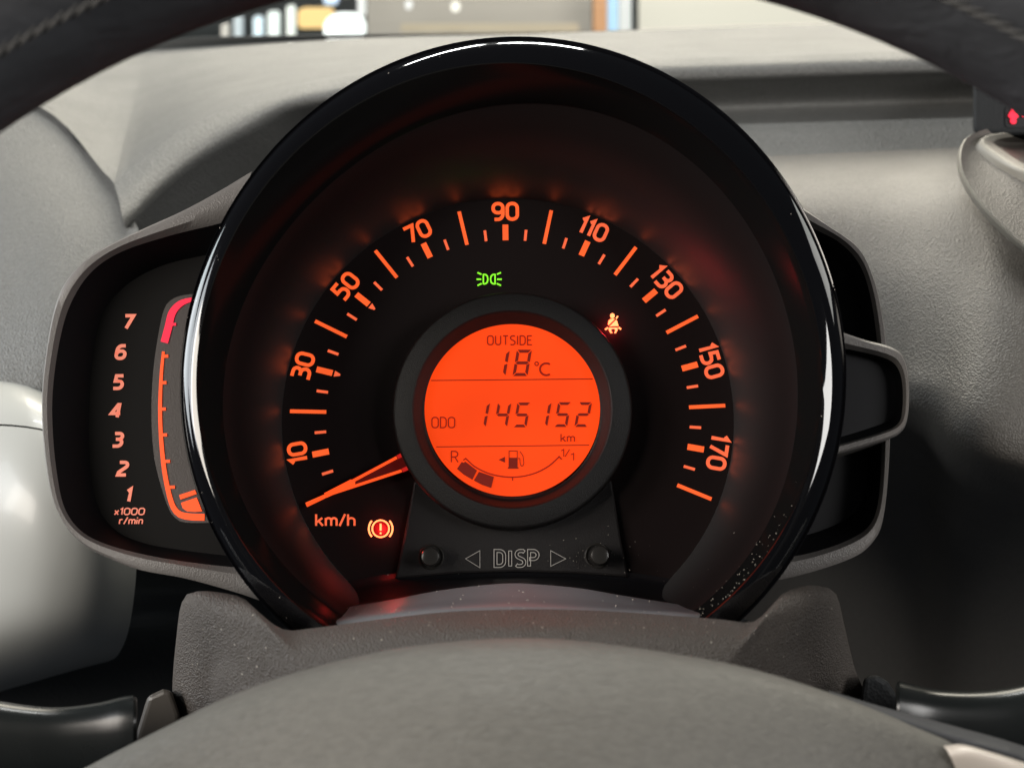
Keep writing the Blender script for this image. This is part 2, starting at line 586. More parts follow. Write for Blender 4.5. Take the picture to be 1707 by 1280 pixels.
# ================================================================== SETTING: dashboard
# The dashboard skin is four patches that share their border lines
def dash_patches():
    root = empty('dashboard', at(850, 700, 0.62))
    tag(root, 'grey grained plastic dashboard sloping down behind the round gauge', 'dashboard')
    bpy.context.view_layer.update()
    base = [(-900, 190, 1.0), (-100, 108, .98), (240, 85, .97), (600, 64, .96), (850, 58, .95), (1050, 51, .95), (1420, 38, .95), (2000, 18, .95), (2600, -4, .95)]
    fold = [(-900, 260, .80), (-300, 120, .80), (40, 165, .74), (190, 305, .60), (330, 202, .64), (560, 132, .67), (850, 104, .68), (1150, 98, .68), (1450, 88, .68), (2000, 72, .68), (2600, 55, .68)]
    crest = [(120, 470, .52), (207, 373, .562), (262, 318, .588), (335, 262, .612), (430, 210, .634), (520, 172, .648), (850, 136, .662), (1150, 130, .664), (1450, 120, .664), (2000, 106, .664), (2600, 88, .664)]
    # shelf: straight ruled surface from base to the fold, slightly crowned
    A = spline(base, 120)
    B = np.vstack([spline(fold[:4], 40), spline(fold[3:], 81)[1:]])
    rows = []
    for i in range(12):
        t = i / 11
        r = A * (1 - t) + B * t
        r[:, 1] -= 3 * math.sin(PI * t)
        rows.append([at(*p) for p in r])
    autosmooth(MB().grid(rows).build('dash_shelf', M['dash'], root, True, True), 60)
    # rounded lip between the fold and the crest, the hollow below it, then the lower slope
    F = spline(fold[3:], 90)
    C = spline(crest[1:], 90)
    hol = spline([(256, 440, .632), (308, 392, .66), (380, 346, .69), (468, 292, .708), (545, 250, .714), (850, 182, .700), (1150, 178, .700), (1450, 168, .700), (2000, 154, .700), (2600, 136, .700)], 90)
    hol2 = spline([(305, 560, .66), (345, 470, .70), (405, 420, .72), (485, 360, .725), (565, 300, .715), (850, 210, .655), (1150, 206, .655), (1450, 198, .655), (2000, 182, .655), (2600, 166, .655)], 90)
    low = spline([(330, 660, .66), (380, 560, .69), (440, 490, .70), (520, 420, .70), (605, 350, .68), (850, 275, .634), (1150, 268, .634), (1450, 258, .634), (2000, 240, .634), (2600, 225, .634)], 90)
    rows = []
    prof = [F, F * .5 + C * .5 + np.array([0, -4, -.006]), C, C * .8 + hol * .2 + np.array([0, 4, .003]), hol + np.array([0, -5, -.006]), hol + np.array([0, 12, -.008]), hol2 + np.array([0, 8, 0]), low]
    for j in range(90):
        rows.append(spline([q[j] for q in prof], 44))
    g = [[at(*rows[j][i]) for j in range(90)] for i in range(44)]
    MB().grid(g).build('dash_hollow', M['dash'], root, True, True)
    # right slope between the hollow and the knee line, then tucked under
    g = hloft([
        [(900, 266, .637), (1150, 262, .637), (1300, 258, .637), (1450, 252, .637), (1600, 246, .637), (1800, 240, .637), (2600, 219, .637)],
        [(900, 330, .575), (1150, 326, .575), (1300, 322, .57), (1450, 316, .565), (1600, 312, .552), (1800, 300, .545), (2600, 280, .57)],
        [(900, 430, .55), (1150, 430, .55), (1300, 430, .545), (1450, 432, .53), (1600, 440, .505), (1800, 450, .49), (2600, 440, .53)],
        [(900, 600, .53), (1150, 600, .53), (1300, 590, .525), (1450, 585, .51), (1560, 600, .482), (1760, 640, .455), (2600, 640, .50)],
        [(900, 720, .525), (1150, 720, .525), (1300, 690, .52), (1440, 655, .505), (1548, 668, .478), (1740, 765, .448), (2600, 830, .50)],
        [(900, 800, .54), (1150, 790, .54), (1300, 750, .54), (1425, 700, .527), (1530, 705, .505), (1725, 800, .475), (2600, 880, .52)],
        [(900, 1000, .72), (1150, 990, .72), (1300, 960, .71), (1400, 900, .70), (1520, 890, .69), (1720, 950, .66), (2600, 1050, .68)],
        [(900, 1350, .95), (1150, 1350, .95), (1300, 1350, .95), (1400, 1350, .94), (1500, 1350, .93), (1750, 1350, .9), (2600, 1400, .9)],
    ], 70, 90)
    MB().grid(g).build('dash_slope', M['dash_brown'], root, True, True)
    # left slope towards the door
    g = hloft([
        [(-900, 250, .83), (-300, 110, .83), (46, 163, .752), (126, 236, .682), (193, 305, .616), (224, 368, .57), (255, 440, .545), (330, 620, .545)],
        [(-900, 400, .74), (-300, 300, .72), (-40, 300, .65), (60, 350, .595), (120, 400, .56), (170, 450, .54), (220, 520, .53), (300, 700, .54)],
        [(-900, 560, .68), (-300, 500, .66), (-60, 500, .555), (20, 520, .53), (80, 560, .51), (130, 600, .505), (190, 660, .51), (280, 800, .54)],
        [(-900, 760, .66), (-300, 720, .63), (-60, 700, .51), (20, 720, .50), (80, 740, .50), (130, 760, .50), (190, 800, .51), (280, 900, .55)],
    ], 70, 40)
    MB().grid(g).build('dash_end', M['dash'], root, True, True)
    # dark lower panel behind the column
    g = hloft([
        [(-300, 840, .60), (200, 840, .60), (500, 840, .60), (1000, 840, .62), (1420, 840, .82)],
        [(-300, 1000, .62), (200, 990, .62), (500, 980, .62), (1000, 980, .64), (1420, 980, .85)],
        [(-300, 1120, .60), (200, 1060, .60), (500, 1050, .60), (1000, 1050, .62), (1420, 1050, .9)],
        [(-300, 1400, .66), (200, 1400, .66), (500, 1400, .66), (1000, 1400, .70), (1420, 1400, 1.1)],
    ], 40, 30)
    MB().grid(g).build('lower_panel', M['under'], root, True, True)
    return root


dash = dash_patches()


def vent_pod():
    root = empty('air_vent', at(1760, 330, .49))
    tag(root, 'brown round air vent pod with pale rim at right edge under the red light', 'air vent')
    bpy.context.view_layer.update()
    seam = [(1640, 218, .56), (1608, 232, .54), (1597, 262, .525), (1604, 298, .515), (1632, 342, .50), (1668, 380, .49), (1707, 415, .483), (1800, 480, .47), (1950, 530, .462), (2150, 540, .47)]
    seam2 = [(x + 5, y - 3, d - .004) for x, y, d in seam]
    lipo = [(1668, 222, .565), (1636, 228, .552), (1622, 240, .545), (1640, 262, .538), (1668, 282, .530), (1700, 300, .522), (1760, 330, .51), (1860, 360, .47), (2000, 385, .466), (2150, 380, .47)]
    lipi = [(1690, 228, .572), (1664, 232, .562), (1655, 238, .556), (1668, 248, .548), (1688, 262, .540), (1712, 276, .532), (1775, 305, .52), (1865, 335, .474), (2000, 355, .47), (2150, 350, .474)]
    deep = [(1720, 236, .60), (1690, 238, .592), (1680, 240, .588), (1690, 246, .58), (1705, 254, .572), (1725, 262, .565), (1785, 285, .555), (1870, 310, .52), (2000, 330, .515), (2150, 325, .52)]
    g = hloft([[(x - 2, y + 6, d + .02) for x, y, d in seam], seam, seam2], 60, 10)
    MB().grid(g).build('pod_seam', M['vent'], root, True, True)
    g = hloft([seam2, [((a[0] * .5 + b[0] * .5) - 2, (a[1] * .5 + b[1] * .5) + 4, (a[2] + b[2]) / 2 - .002) for a, b in zip(seam2, lipo)], lipo], 60, 20)
    MB().grid(g).build('pod_body', M['dash_brown'], root, True, True)
    g = hloft([lipo, [((a[0] + b[0]) / 2, (a[1] + b[1]) / 2 - 3, (a[2] + b[2]) / 2 - .004) for a, b in zip(lipo, lipi)], lipi], 60, 12)
    MB().grid(g).build('vent_rim', M['vent'], root, True, True)
    g = hloft([lipi, deep, [(x + 60, y, d + .02) for x, y, d in deep]], 60, 12)
    MB().grid(g).build('vent_throat', M['collar'], root, True, True)
    return root


vent_pod()


def belt_display():
    """small dark housing with a red telltale at the right edge"""
    root = empty('telltale_display', at(1690, 195, .60))
    tag(root, 'dark telltale housing with a glowing red passenger symbol at right edge', 'warning display')
    bpy.context.view_layer.update()

    def box(name, pts, d0, d1, m):
        mb = MB()
        n = len(pts)
        mb.add([at(x, y, d0) for x, y in pts] + [at(x, y, d1) for x, y in pts],
               [tuple(range(n))] + [(i, (i + 1) % n, n + (i + 1) % n, n + i) for i in range(n)])
        o = mb.build(name, m, root, False, True)
        fix_normals(o)
        return o
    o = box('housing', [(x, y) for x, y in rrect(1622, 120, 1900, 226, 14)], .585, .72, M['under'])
    bevel(o, .003, 3)
    o = box('display_window', rrect(1676, 178, 1850, 213, 6), .5843, .59, M['smoke'])
    mb = MB()
    f = lambda x, y, t: at(x, y, .584 - t)
    plate(mb, [(1689.5 + x, 193 + y) for x, y in [(-1, -13), (2, -12), (3, -7), (7, -3), (9, 1), (6, 4), (4, 5), (5, 9), (4, 13), (0, 14), (-4, 13), (-6, 9), (-4, 5), (-6, 4), (-9, 1), (-7, -4), (-4, -8), (-3, -12)]], f, .0006)
    plate(mb, rrect(1704, 192, 1708, 195, 1), f, .0006)
    plate(mb, rrect(1714, 182, 1730, 206, 4), f, .0006)
    mb.build('red_telltale', M['ledred'], root, False, True)
    return root


belt_display()


# ================================================================== windscreen and what lies beyond
def windscreen():
    root = empty('windscreen', at(850, 55, .96))
    tag(root, 'clear windscreen glass rising from the far dashboard edge', 'windscreen')
    bpy.context.view_layer.update()
    m = bpy.data.materials.new('windscreen_glass')
    m.use_nodes = True
    nt = m.node_tree
    nt.nodes.remove(nt.nodes['Principled BSDF'])
    tr = nt.nodes.new('ShaderNodeBsdfTransparent')
    tr.inputs['Color'].default_value = (.93, .96, .95, 1)
    gl = nt.nodes.new('ShaderNodeBsdfGlossy')
    gl.inputs['Roughness'].default_value = 0.02
    mx = nt.nodes.new('ShaderNodeMixShader')
    mx.inputs[0].default_value = 0.06
    nt.links.new(tr.outputs[0], mx.inputs[1])
    nt.links.new(gl.outputs[0], mx.inputs[2])
    nt.links.new(mx.outputs[0], nt.nodes['Material Output'].inputs['Surface'])
    b0 = [at(x, y, d) for x, y, d in [(-900, 188, 1.01), (-100, 106, .99), (240, 83, .98), (600, 62, .97), (850, 56, .965), (1050, 49, .965), (1420, 36, .965), (2000, 16, .965), (2600, -6, .965)]]
    b1 = [p + Vector((0, -.62, .50)) for p in b0]
    MB().grid([[tuple(p) for p in b0], [tuple(p) for p in b1]]).build('glass_pane', m, root, True, True)
    # black seal along the foot, thicker towards the left
    s0 = [(-900, 189, 1.0), (-100, 106, .985), (240, 84, .972), (330, 76, .968), (600, 63.5, .962), (850, 57.5, .953), (1050, 50.5, .953)]
    s1 = [(-900, 170, 1.0), (-100, 86, .985), (240, 66, .972), (330, 61, .968), (600, 57.5, .962), (850, 55, .953), (1050, 50, .953)]
    g = hloft([s0, s1, [(x, y + 1, d + .02) for x, y, d in s1]], 40, 6)
    MB().grid(g).build('glass_seal', M['gasket'], root, True, True)


windscreen()


def beyond():
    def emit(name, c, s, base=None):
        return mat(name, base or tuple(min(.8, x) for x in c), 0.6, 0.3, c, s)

    def board(name, x0, y0, x1, y1, d, m, label, cat, depth=.06, group=None, r=4):
        mb = MB()
        pts = rrect(x0, y0, x1, y1, min(r, (x1 - x0) / 2.2, (y1 - y0) / 2.2))
        n = len(pts)
        a = [at(x, y, d) for x, y in pts]
        b = [p + Vector((0, depth, 0)) for p in a]
        mb.add(a + b, [tuple(range(n)), tuple(range(2 * n - 1, n - 1, -1))] + [(i, (i + 1) % n, n + (i + 1) % n, n + i) for i in range(n)])
        o = fix_normals(mb.build(name, m, None, False, True))
        tag(o, label, cat, group)
        return o
    wl = mat('showroom_wall', (.30, .30, .30), .8, .2)
    # back wall of the hall, floor of the hall
    p = [at(-900, -900, 7.5), at(2700, -900, 7.5), at(2700, 300, 7.5), at(-900, 300, 7.5)]
    o = MB().add(p, [(0, 1, 2, 3)]).build('wall', mat('hall_wall', (.10, .115, .12), .8, .2), None, False, True)
    tag(o, kind='structure')
    board('panel', 612, -160, 986, 120, 4.2, mat('grey_panel', (.50, .47, .42), .45, .4), 'wide grey panel beyond the windscreen, blurred behind the gauge top', 'panel')
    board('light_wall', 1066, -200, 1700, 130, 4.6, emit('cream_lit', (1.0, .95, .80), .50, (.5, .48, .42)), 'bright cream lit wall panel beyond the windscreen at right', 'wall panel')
    board('perforated_rail', 668, 41, 965, 54, 4.0, mat('beige_rail', (.62, .54, .40), .5, .4), 'beige perforated rail low across the grey panel', 'rail', .03, r=2)
    board('orange_box', 496, 15, 553, 48, 3.6, emit('amber_box', (1.0, .60, .25), .55), 'amber orange box glowing left of the white lamp', 'box', r=8)
    board('white_lamp', 540, 24, 606, 76, 3.4, emit('white_lamp', (.93, 1.0, .97), 1.5), 'round white lamp beside the amber box, beyond the windscreen', 'lamp', r=25)
    xs = [(374, 300 - 300 + 40, 58, 10, (.75, .72, .66), .35), (396, 28, 57, 13, (.62, .70, .74), .42), (429, 28, 58, 14, (.70, .86, 1.0), .75), (455, 20, 57, 18, (.80, .95, .90), .75), (484, 10, 58, 13, (.85, .95, .84), .75)]
    lab = ['faint beige upright light nearest the left wheel rim', 'dim grey blue upright light second from the wheel rim', 'pale blue upright light third from the wheel rim', 'wide greenish white upright light fourth from the rim', 'tall pale green upright light beside the amber box']
    for (x, y0, y1, wd, c, s), l in zip(xs, lab):
        board('upright_light', x - wd / 2, y0, x + wd / 2, y1 + 10, 3.8, emit('upright_lit', c, s), l, 'light', .03, 'upright lights beyond the windscreen', 5)
    board('lamp_reflection', 752, 4, 766, 20, 3.9, emit('warm_reflection', (1.0, .93, .78), .8), 'small warm round lamp reflection in front of the grey panel, nearer the gauge top', 'lamp', .03, r=7)  # lamp reflections, added as small glowing boards
    board('lamp_reflection', 676, 2, 686, 16, 3.9, emit('pale_reflection', (.9, .92, .92), .6), 'tiny pale lamp reflection in front of the grey panel, nearer the post', 'lamp', .03, r=5)
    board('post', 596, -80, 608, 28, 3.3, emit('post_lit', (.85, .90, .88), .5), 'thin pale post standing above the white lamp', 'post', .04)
    board('blue_light', 540, -60, 562, 8, 3.7, emit('blue_lit', (.55, .70, 1.0), .8), 'small blue light above the amber box', 'light', .03)
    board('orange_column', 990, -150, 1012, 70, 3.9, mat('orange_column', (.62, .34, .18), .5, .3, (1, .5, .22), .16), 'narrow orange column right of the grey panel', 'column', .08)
    board('blue_column', 1014, -150, 1030, 70, 3.9, emit('blue_col', (.42, .66, 1.0), .5), 'narrow light blue column beside the orange one', 'column', .08)
    board('white_column', 1033, -150, 1052, 70, 4.1, emit('white_col', (.9, .93, .86), .55), 'slim white column left of the cream lit wall', 'column', .08)


beyond()


# ================================================================== left door trim
def door_trim():
    g = hloft([
        [(-900, 600, .60), (-300, 618, .57), (-60, 627, .545), (30, 634, .53), (85, 655, .52), (150, 700, .52), (200, 760, .525)],
        [(-900, 606, .56), (-300, 626, .53), (-60, 636, .505), (26, 645, .49), (84, 668, .483), (160, 716, .485), (212, 790, .50)],
        [(-900, 650, .53), (-300, 668, .50), (-60, 680, .475), (20, 692, .465), (84, 716, .46), (172, 770, .465), (224, 850, .487)],
        [(-900, 800, .50), (-300, 810, .475), (-60, 810, .455), (20, 815, .447), (90, 835, .445), (176, 870, .455), (228, 930, .482)],
        [(-900, 960, .49), (-300, 960, .468), (-60, 955, .452), (20, 955, .446), (90, 960, .446), (172, 975, .457), (222, 1005, .485)],
        [(-900, 1080, .50), (-300, 1080, .478), (-60, 1070, .463), (20, 1060, .458), (90, 1056, .46), (160, 1052, .47), (212, 1058, .495)],
        [(-900, 1150, .54), (-300, 1155, .52), (-60, 1145, .502), (20, 1128, .498), (90, 1112, .50), (150, 1098, .505), (196, 1092, .52)],
        [(-900, 1170, .60), (-300, 1176, .58), (-60, 1164, .56), (20, 1146, .555), (90, 1126, .556), (140, 1112, .56), (180, 1102, .57)],
    ], 50, 60)
    o = MB().grid(g[10:]).build('door_trim', M['cream'], None, True, True)
    bpy.context.view_layer.update()
    MB().grid(g[:10] + [[a.lerp(b, .7) for a, b in zip(g[9], g[10])]]).build('trim_cap', M['cream'], o, True, True)
    tag(o, 'smooth cream and grey trim panel at left below the grained dashboard', 'trim panel')


door_trim()

# ================================================================== INSTRUMENT CLUSTER
cl = empty('instrument_cluster', None, CLUSTER_M)
tag(cl, 'round black car gauge cluster with orange lit speedometer, orange screen and side pods', 'gauge cluster')
bpy.context.view_layer.update()
DC = (-0.0007, -0.0016)


def pol(r, a):
    return (DC[0] + r * math.cos(a), DC[1] + r * math.sin(a))


def revolve(prof, c0=(0, 0), n=128, a0=0, a1=360):
    """prof of (radius, h[, dx, dy]) round the cluster axis"""
    closed = abs(a1 - a0 - 360) < 1e-6
    k = n if closed else n + 1
    rows = []
    for q in prof:
        r, h = q[0], q[1]
        rows.append([(c0[0] + r * math.cos(R(a0 + (a1 - a0) * i / n)), c0[1] + r * math.sin(R(a0 + (a1 - a0) * i / n)), h) for i in range(k)])
    return MB().grid(rows, closed_u=closed)


# ---- speedometer: dial face, then everything on it as its pieces
dial = revolve([(.0001, 0), (.040, 0), (.0753, 0)], DC).build('dial_face', M['dial'], cl)
def mapc(h):
    return lambda x, y, t: (x, y, h + t)


def ang_of(v):
    return R(90.75 - (v - 90) * 25.16 / 20)


for v in range(0, 181, 5):
    a = ang_of(v)
    if v % 20 == 0:
        r0, r1, hw, m = .0605, .0726, .00062, 'orange'
    elif v % 10 == 0:
        r0, r1, hw, m = .0605, .0660, .00100, 'orange'
    else:
        r0, r1, hw, m = .0606, .0644, .00046, 'orange_pale'
    mb = MB()
    ribbon(mb, [pol(r0, a), pol(r1, a)], False, hw, mapc(.0001), T)
    mb.build('tick_mark', M[m], dial)
for v in (30, 50):
    a = ang_of(v)
    mb = MB()
    p, q = pol(.0598, a), pol(.0578, a)
    nx, ny = -math.sin(a), math.cos(a)
    plate(mb, [(p[0] + nx * .0010, p[1] + ny * .0010), (p[0] - nx * .0010, p[1] - ny * .0010), (q[0] - nx * .0003, q[1] - ny * .0003), (q[0] + nx * .0003, q[1] + ny * .0003)], mapc(.0001), T)
    mb.build('limit_arrow', M['orange_pale'], dial)
for v in range(10, 171, 20):
    a = ang_of(v) + (R(-1.2) if v in (10,) else 0)
    up = Vector((math.cos(a), math.sin(a)))
    rt = Vector((math.sin(a), -math.cos(a)))
    c = Vector(pol(.0707, a))
    s = str(v)
    hgt = .0056
    gap = .26
    wd = sum(G(ch)[1] for ch in s) + gap * (len(s) - 1)
    x = -wd / 2
    mb = MB()
    for ch in s:
        st, w_ = G(ch)
        for pts, closed in st:
            q = []
            for gx, gy in pts:
                pp = c + rt * ((x + gx) * hgt) + up * ((gy - .5) * hgt)
                q.append((pp.x, pp.y))
            ribbon(mb, q, closed, .00059, mapc(.0001), T)
        x += w_ + gap
    mb.build('numeral', M['orange_pale'] if v > 100 else M['orange'], dial)
mb = MB()
word(mb, 'km/h', pixup(.0001, 876), 527, 0, 19, 1.7, .19, width=64)
mb.build('unit_lettering', M['orange_pale'], dial)

# ---- telltales on the dial; point lights added above two of them for red halos
P0 = pix(.0001)
mb = MB()
for s in (-1, 1):
    c = (815.5, 465.6)
    D = [(9.8, -7.6), (8.0, -7.9), (5.4, -7.2), (3.2, -5), (2.2, 0), (3.2, 5), (5.4, 7.2), (8.0, 7.9), (9.8, 7.6)]
    ribbon(mb, [(c[0] + s * x, c[1] + y) for x, y in D], True, 1.15, P0, T)
    for a, b in (((13, -8), (19.5, -11)), ((13.2, .2), (21, .2)), ((12.6, 7.2), (19.5, 10.6))):
        ribbon(mb, [(c[0] + s * a[0], c[1] + a[1]), (c[0] + s * b[0], c[1] + b[1])], False, 1.2, P0, T)
tell_g = mb.build('sidelight_telltale', M['green'], dial)
tell_g['label'] = 'green side light symbol of two lamps with rays'


def L8(x, y):
    return (760 + x * .1875, 420 + y * .1875)


mb = MB()
plate(mb, [L8(1391 + 21 * math.cos(a), 568 + 22 * math.sin(a)) for a in [i * PI / 8 for i in range(16)]], P0, T)
plate(mb, [L8(*p) for p in [(1368, 600), (1398, 592), (1412, 598), (1356, 654), (1352, 640), (1356, 614)]], P0, T)
plate(mb, [L8(*p) for p in [(1424, 604), (1434, 618), (1446, 660), (1400, 660), (1364, 664)]], P0, T)
ribbon(mb, [L8(1440, 570), L8(1424, 594)], False, 1.2, P0, T)
ribbon(mb, [L8(1326, 692), L8(1352, 674)], False, 1.5, P0, T)
ribbon(mb, [L8(1446, 672), L8(1468, 688)], False, 1.5, P0, T)
plate(mb, [L8(*p) for p in [(1356, 674), (1398, 674), (1398, 684), (1382, 688), (1380, 700), (1392, 722), (1374, 724), (1360, 700)]], P0, T)
plate(mb, [L8(*p) for p in [(1398, 674), (1438, 672), (1436, 698), (1422, 724), (1406, 722), (1416, 700), (1414, 687), (1398, 684)]], P0, T)
o = mb.build('seatbelt_telltale', M['amber'], dial)
o['label'] = 'glowing seat belt symbol with a red halo'
mb = MB()
bc = (634.6, 881)
ribbon(mb, [(bc[0] + 14 * math.cos(a), bc[1] + 14 * math.sin(a)) for a in [i * PI / 14 for i in range(28)]], True, 1.35, P0, T)
for s in (0, 180):
    ribbon(mb, arc(bc[0], bc[1], 19.8, 19.8, s - 42, s + 42, 12), False, 1.5, P0, T)
ribbon(mb, [(bc[0], bc[1] - 8.5), (bc[0], bc[1] + 3)], False, 1.7, P0, T)
plate(mb, [(bc[0] + 1.8 * math.cos(i * PI / 5), bc[1] + 7.6 + 1.8 * math.sin(i * PI / 5)) for i in range(10)], P0, T)
o = mb.build('brake_telltale', M['amber'], dial)
glow_disc = MB()
plate(glow_disc, [(bc[0] + 13.6 * math.cos(i * PI / 16), bc[1] + 13.6 * math.sin(i * PI / 16)) for i in range(32)], pix(.00005), .00008)
glow_disc.build('brake_glow', mat('red_glow', (.10, .004, .006), .4, .3, (.30, .006, .008), .22), dial)  # red glow inside the brake ring, put in as an emissive disc
o['label'] = 'glowing brake warning symbol, exclamation mark in a ring with brackets'


def lamp_at(name, px, py, h, energy, col, rad=.0006):
    l = bpy.data.lights.new(name, 'POINT')
    l.energy, l.color, l.shadow_soft_size = energy, col, rad
    o = bpy.data.objects.new(name, l)
    COL.objects.link(o)
    o.parent = cl
    o.location = onp(px, py, h)


lamp_at('brake_halo', 634.6, 881, .0030, .0028, (1, .03, .03), .0010)  # added point lights above the dial that cast the red halos
lamp_at('seatbelt_halo', 1021, 541, .0030, .0028, (1, .02, .04), .0010)

# ---- needle
needle = MB()
PN = pix(.0042)
A0, A1, A2 = (541.4, 826.5), (661.5, 762.5), (669.5, 784.5)
plate(needle, [(543, 828), (539.5, 823), (663, 759), (678, 764), (684, 780), (671, 787.5)], pix(.0030), .0010)
ndl = needle.build('needle', M['needle_dim'], cl)
mb = MB()
ribbon(mb, [(511, 842.5), (540, 828.5)], False, 2.6, PN, .0003)
mb.build('needle_tip', M['needle'], ndl)
for end in (A1, A2):
    mb = MB()
    ribbon(mb, [(541.5, 826.6), end], False, 2.3, PN, .0004)
    mb.build('light_pipe', M['needle'], ndl)
mb = MB()
plate(mb, [(544, 829.5), (540.5, 821.8), (585, 799), (592, 803), (592, 808)], pix(.0041), .0002)
mb.build('light_pipe', M['needle'], ndl)
for end, ex in ((A1, (670, 758)), (A2, (680, 780))):
    mb = MB()
    ribbon(mb, [(end[0] + 1, end[1] - .5), ex], False, 3.2, PN, .0002)
    mb.build('needle_root', M['needle_red'], ndl)

# ---- display surround and screen
HC = onp(854, 680, .012)
hubc = (HC[0], HC[1])
sr = revolve([(.0390, .0005), (.0390, .0100), (.0386, .0108), (.0378, .0112), (.0325, .0118), (.0318, .0112), (.0296, .0055), (.0288, .0050)], hubc, 128)
sur = autosmooth(sr.build('screen_surround', M['hub'], cl), 40)
LH = .0056
LP = pix(LH)


def L(x, y):
    return (680 + x * .26555, 510 + y * .26555)


Lc = onp(854, 680.5, LH)
mb = revolve([(.0001, LH - .0003), (.0289, LH - .0003)], (Lc[0], Lc[1]), 96)
lcd = mb.build('screen', M['lcd'], cl)
TL = .00015


def ltext(name, text, x0, x1, ytop, ybase, hw, gap=.2, m='seg_thin'):
    mb = MB()
    b = L(x0, ybase)
    word(mb, text, pixup(LH, b[1]), b[0], 0, (ybase - ytop) * .26555, hw, gap, width=(x1 - x0) * .26555)
    o = mb.build(name, M[m], lcd)
    return o


ltext('screen_lettering', 'OUTSIDE', 500, 779, 188, 244, 1.0, .24)
ltext('screen_lettering', 'ODO', 151, 294, 699, 764, 1.0, .2)
ltext('screen_lettering', 'km', 961, 1045, 803, 851, .95, .18)
ltext('screen_lettering', 'R', 273, 315, 912, 980, 1.0)
ltext('screen_lettering', 'C', 829, 893, 360, 435, 1.6)
ltext('screen_lettering', '1/', 962, 1015, 900, 945, .8, .06)
ltext('screen_lettering', '1', 1022, 1044, 925, 968, .8)
mb = MB()
c = L(808, 363)
ribbon(mb, [(c[0] + 3 * math.cos(i * PI / 8), c[1] + 3 * math.sin(i * PI / 8)) for i in range(16)], True, .95, LP, TL)
mb.build('degree_sign', M['seg_thin'], lcd)
for a, b in (((145, 468), (1160, 458)), ((178, 884), (1138, 873))):
    mb = MB()
    ribbon(mb, [L(*a), L(*b)], False, .7, LP, TL)
    mb.build('divider_line', M['seg'], lcd)

SEGS = {'1': 'bc', '2': 'abged', '4': 'fgbc', '5': 'afgcd', '8': 'abcdefg'}


def digit(ch, x0, y0, wd, ht, sl, th):
    """sloping seven-segment digit; (x0, y0) top-left of the cell in display coordinates"""
    def q(x, y):
        return L(x0 + x - sl * y / ht, y0 + y)
    t, g = th, 5
    m_ = ht / 2
    S = {
        'a': [(g, 0), (wd - g, 0), (wd - t - g / 2, t), (t + g / 2, t)],
        'd': [(g, ht), (wd - g, ht), (wd - t - g / 2, ht - t), (t + g / 2, ht - t)],
        'g': [(g, m_), (t, m_ - t / 2), (wd - t, m_ - t / 2), (wd - g, m_), (wd - t, m_ + t / 2), (t, m_ + t / 2)],
        'f': [(0, g), (t, t + g), (t, m_ - t / 2 - g / 2), (2, m_ - g), (0, m_ - g)],
        'b': [(wd, g), (wd - t, t + g), (wd - t, m_ - t / 2 - g / 2), (wd - 2, m_ - g), (wd, m_ - g)],
        'e': [(0, ht - g), (t, ht - t - g), (t, m_ + t / 2 + g / 2), (2, m_ + g), (0, m_ + g)],
        'c': [(wd, ht - g), (wd - t, ht - t - g), (wd - t, m_ + t / 2 + g / 2), (wd - 2, m_ + g), (wd, m_ + g)],
    }
    mb = MB()
    for s in SEGS[ch]:
        plate(mb, [q(*p) for p in S[s]], LP, TL)
    mb.build('screen_digit', M['seg'], lcd)


digit('1', 545, 277, 95, 163, 28, 19)
digit('8', 684, 275, 95, 165, 28, 19)
for ch, x in (('1', 432), ('4', 566), ('5', 688), ('1', 818), ('5', 943), ('2', 1072)):
    digit(ch, x, 606 if x < 800 else 604, 84, 155, 28, 17)
# fuel gauge
mb = MB()
fa = spline([L(*p) for p in [(362, 956), (420, 1008), (500, 1048), (580, 1068), (657, 1074), (735, 1066), (815, 1042), (890, 1000), (950, 945)]], 40)
ribbon(mb, [tuple(p) for p in fa], False, 1.05, LP, TL)
ribbon(mb, [L(348, 968), L(366, 954)], False, 1.0, LP, TL)
ribbon(mb, [L(946, 942), L(966, 963)], False, 1.0, LP, TL)
ribbon(mb, [L(657, 1074), L(657, 1096)], False, .9, LP, TL)
mb.build('fuel_scale', M['seg_thin'], lcd)
for q in ([(338, 978), (350, 984), (360, 976), (434, 1032), (405, 1090), (350, 1058), (308, 1022)], [(446, 1040), (540, 1072), (523, 1142), (465, 1122), (414, 1095)]):
    mb = MB()
    plate(mb, [L(*p) for p in q], LP, TL)
    mb.build('fuel_block', M['seg'], lcd)
mb = MB()
plate(mb, [L(*p) for p in [(632, 952), (689, 952), (689, 1012), (694, 1012), (694, 1021), (627, 1021), (627, 1012), (632, 1012)]], LP, TL)
ribbon(mb, [L(635, 953), L(635, 910), L(686, 910), L(686, 953)], False, .7, LP, TL)
ribbon(mb, [L(*p) for p in [(690, 957), (703, 957), (704, 985), (710, 1003), (722, 1003), (728, 985), (722, 940), (702, 911)]], False, .65, LP, TL)
plate(mb, [L(*p) for p in [(569, 965), (610, 946), (610, 983)]], LP, TL)
mb.build('fuel_pump_symbol', M['seg'], lcd)

# ---- button plate under the screen
PB = .0030
pl = [(690, 800), (1020, 800), (1036, 900), (1048, 962), (960, 956), (860, 953), (760, 956), (658, 965), (672, 900)]
mb = MB()
n = len(pl)
a = [onp(x, y, PB) for x, y in pl]
b = [(p[0] * 1.0, p[1], 0) for p in a]
mb.add(a + b, [tuple(range(n))] + [(i, n + i, n + (i + 1) % n, (i + 1) % n) for i in range(n)])
bp = fix_normals(mb.build('button_plate', mat('button_plate_plastic', (.0125, .0108, .0114), .45, .4, bump=('grain', 3000, .15)), cl))
bevel(bp, .0008, 2)


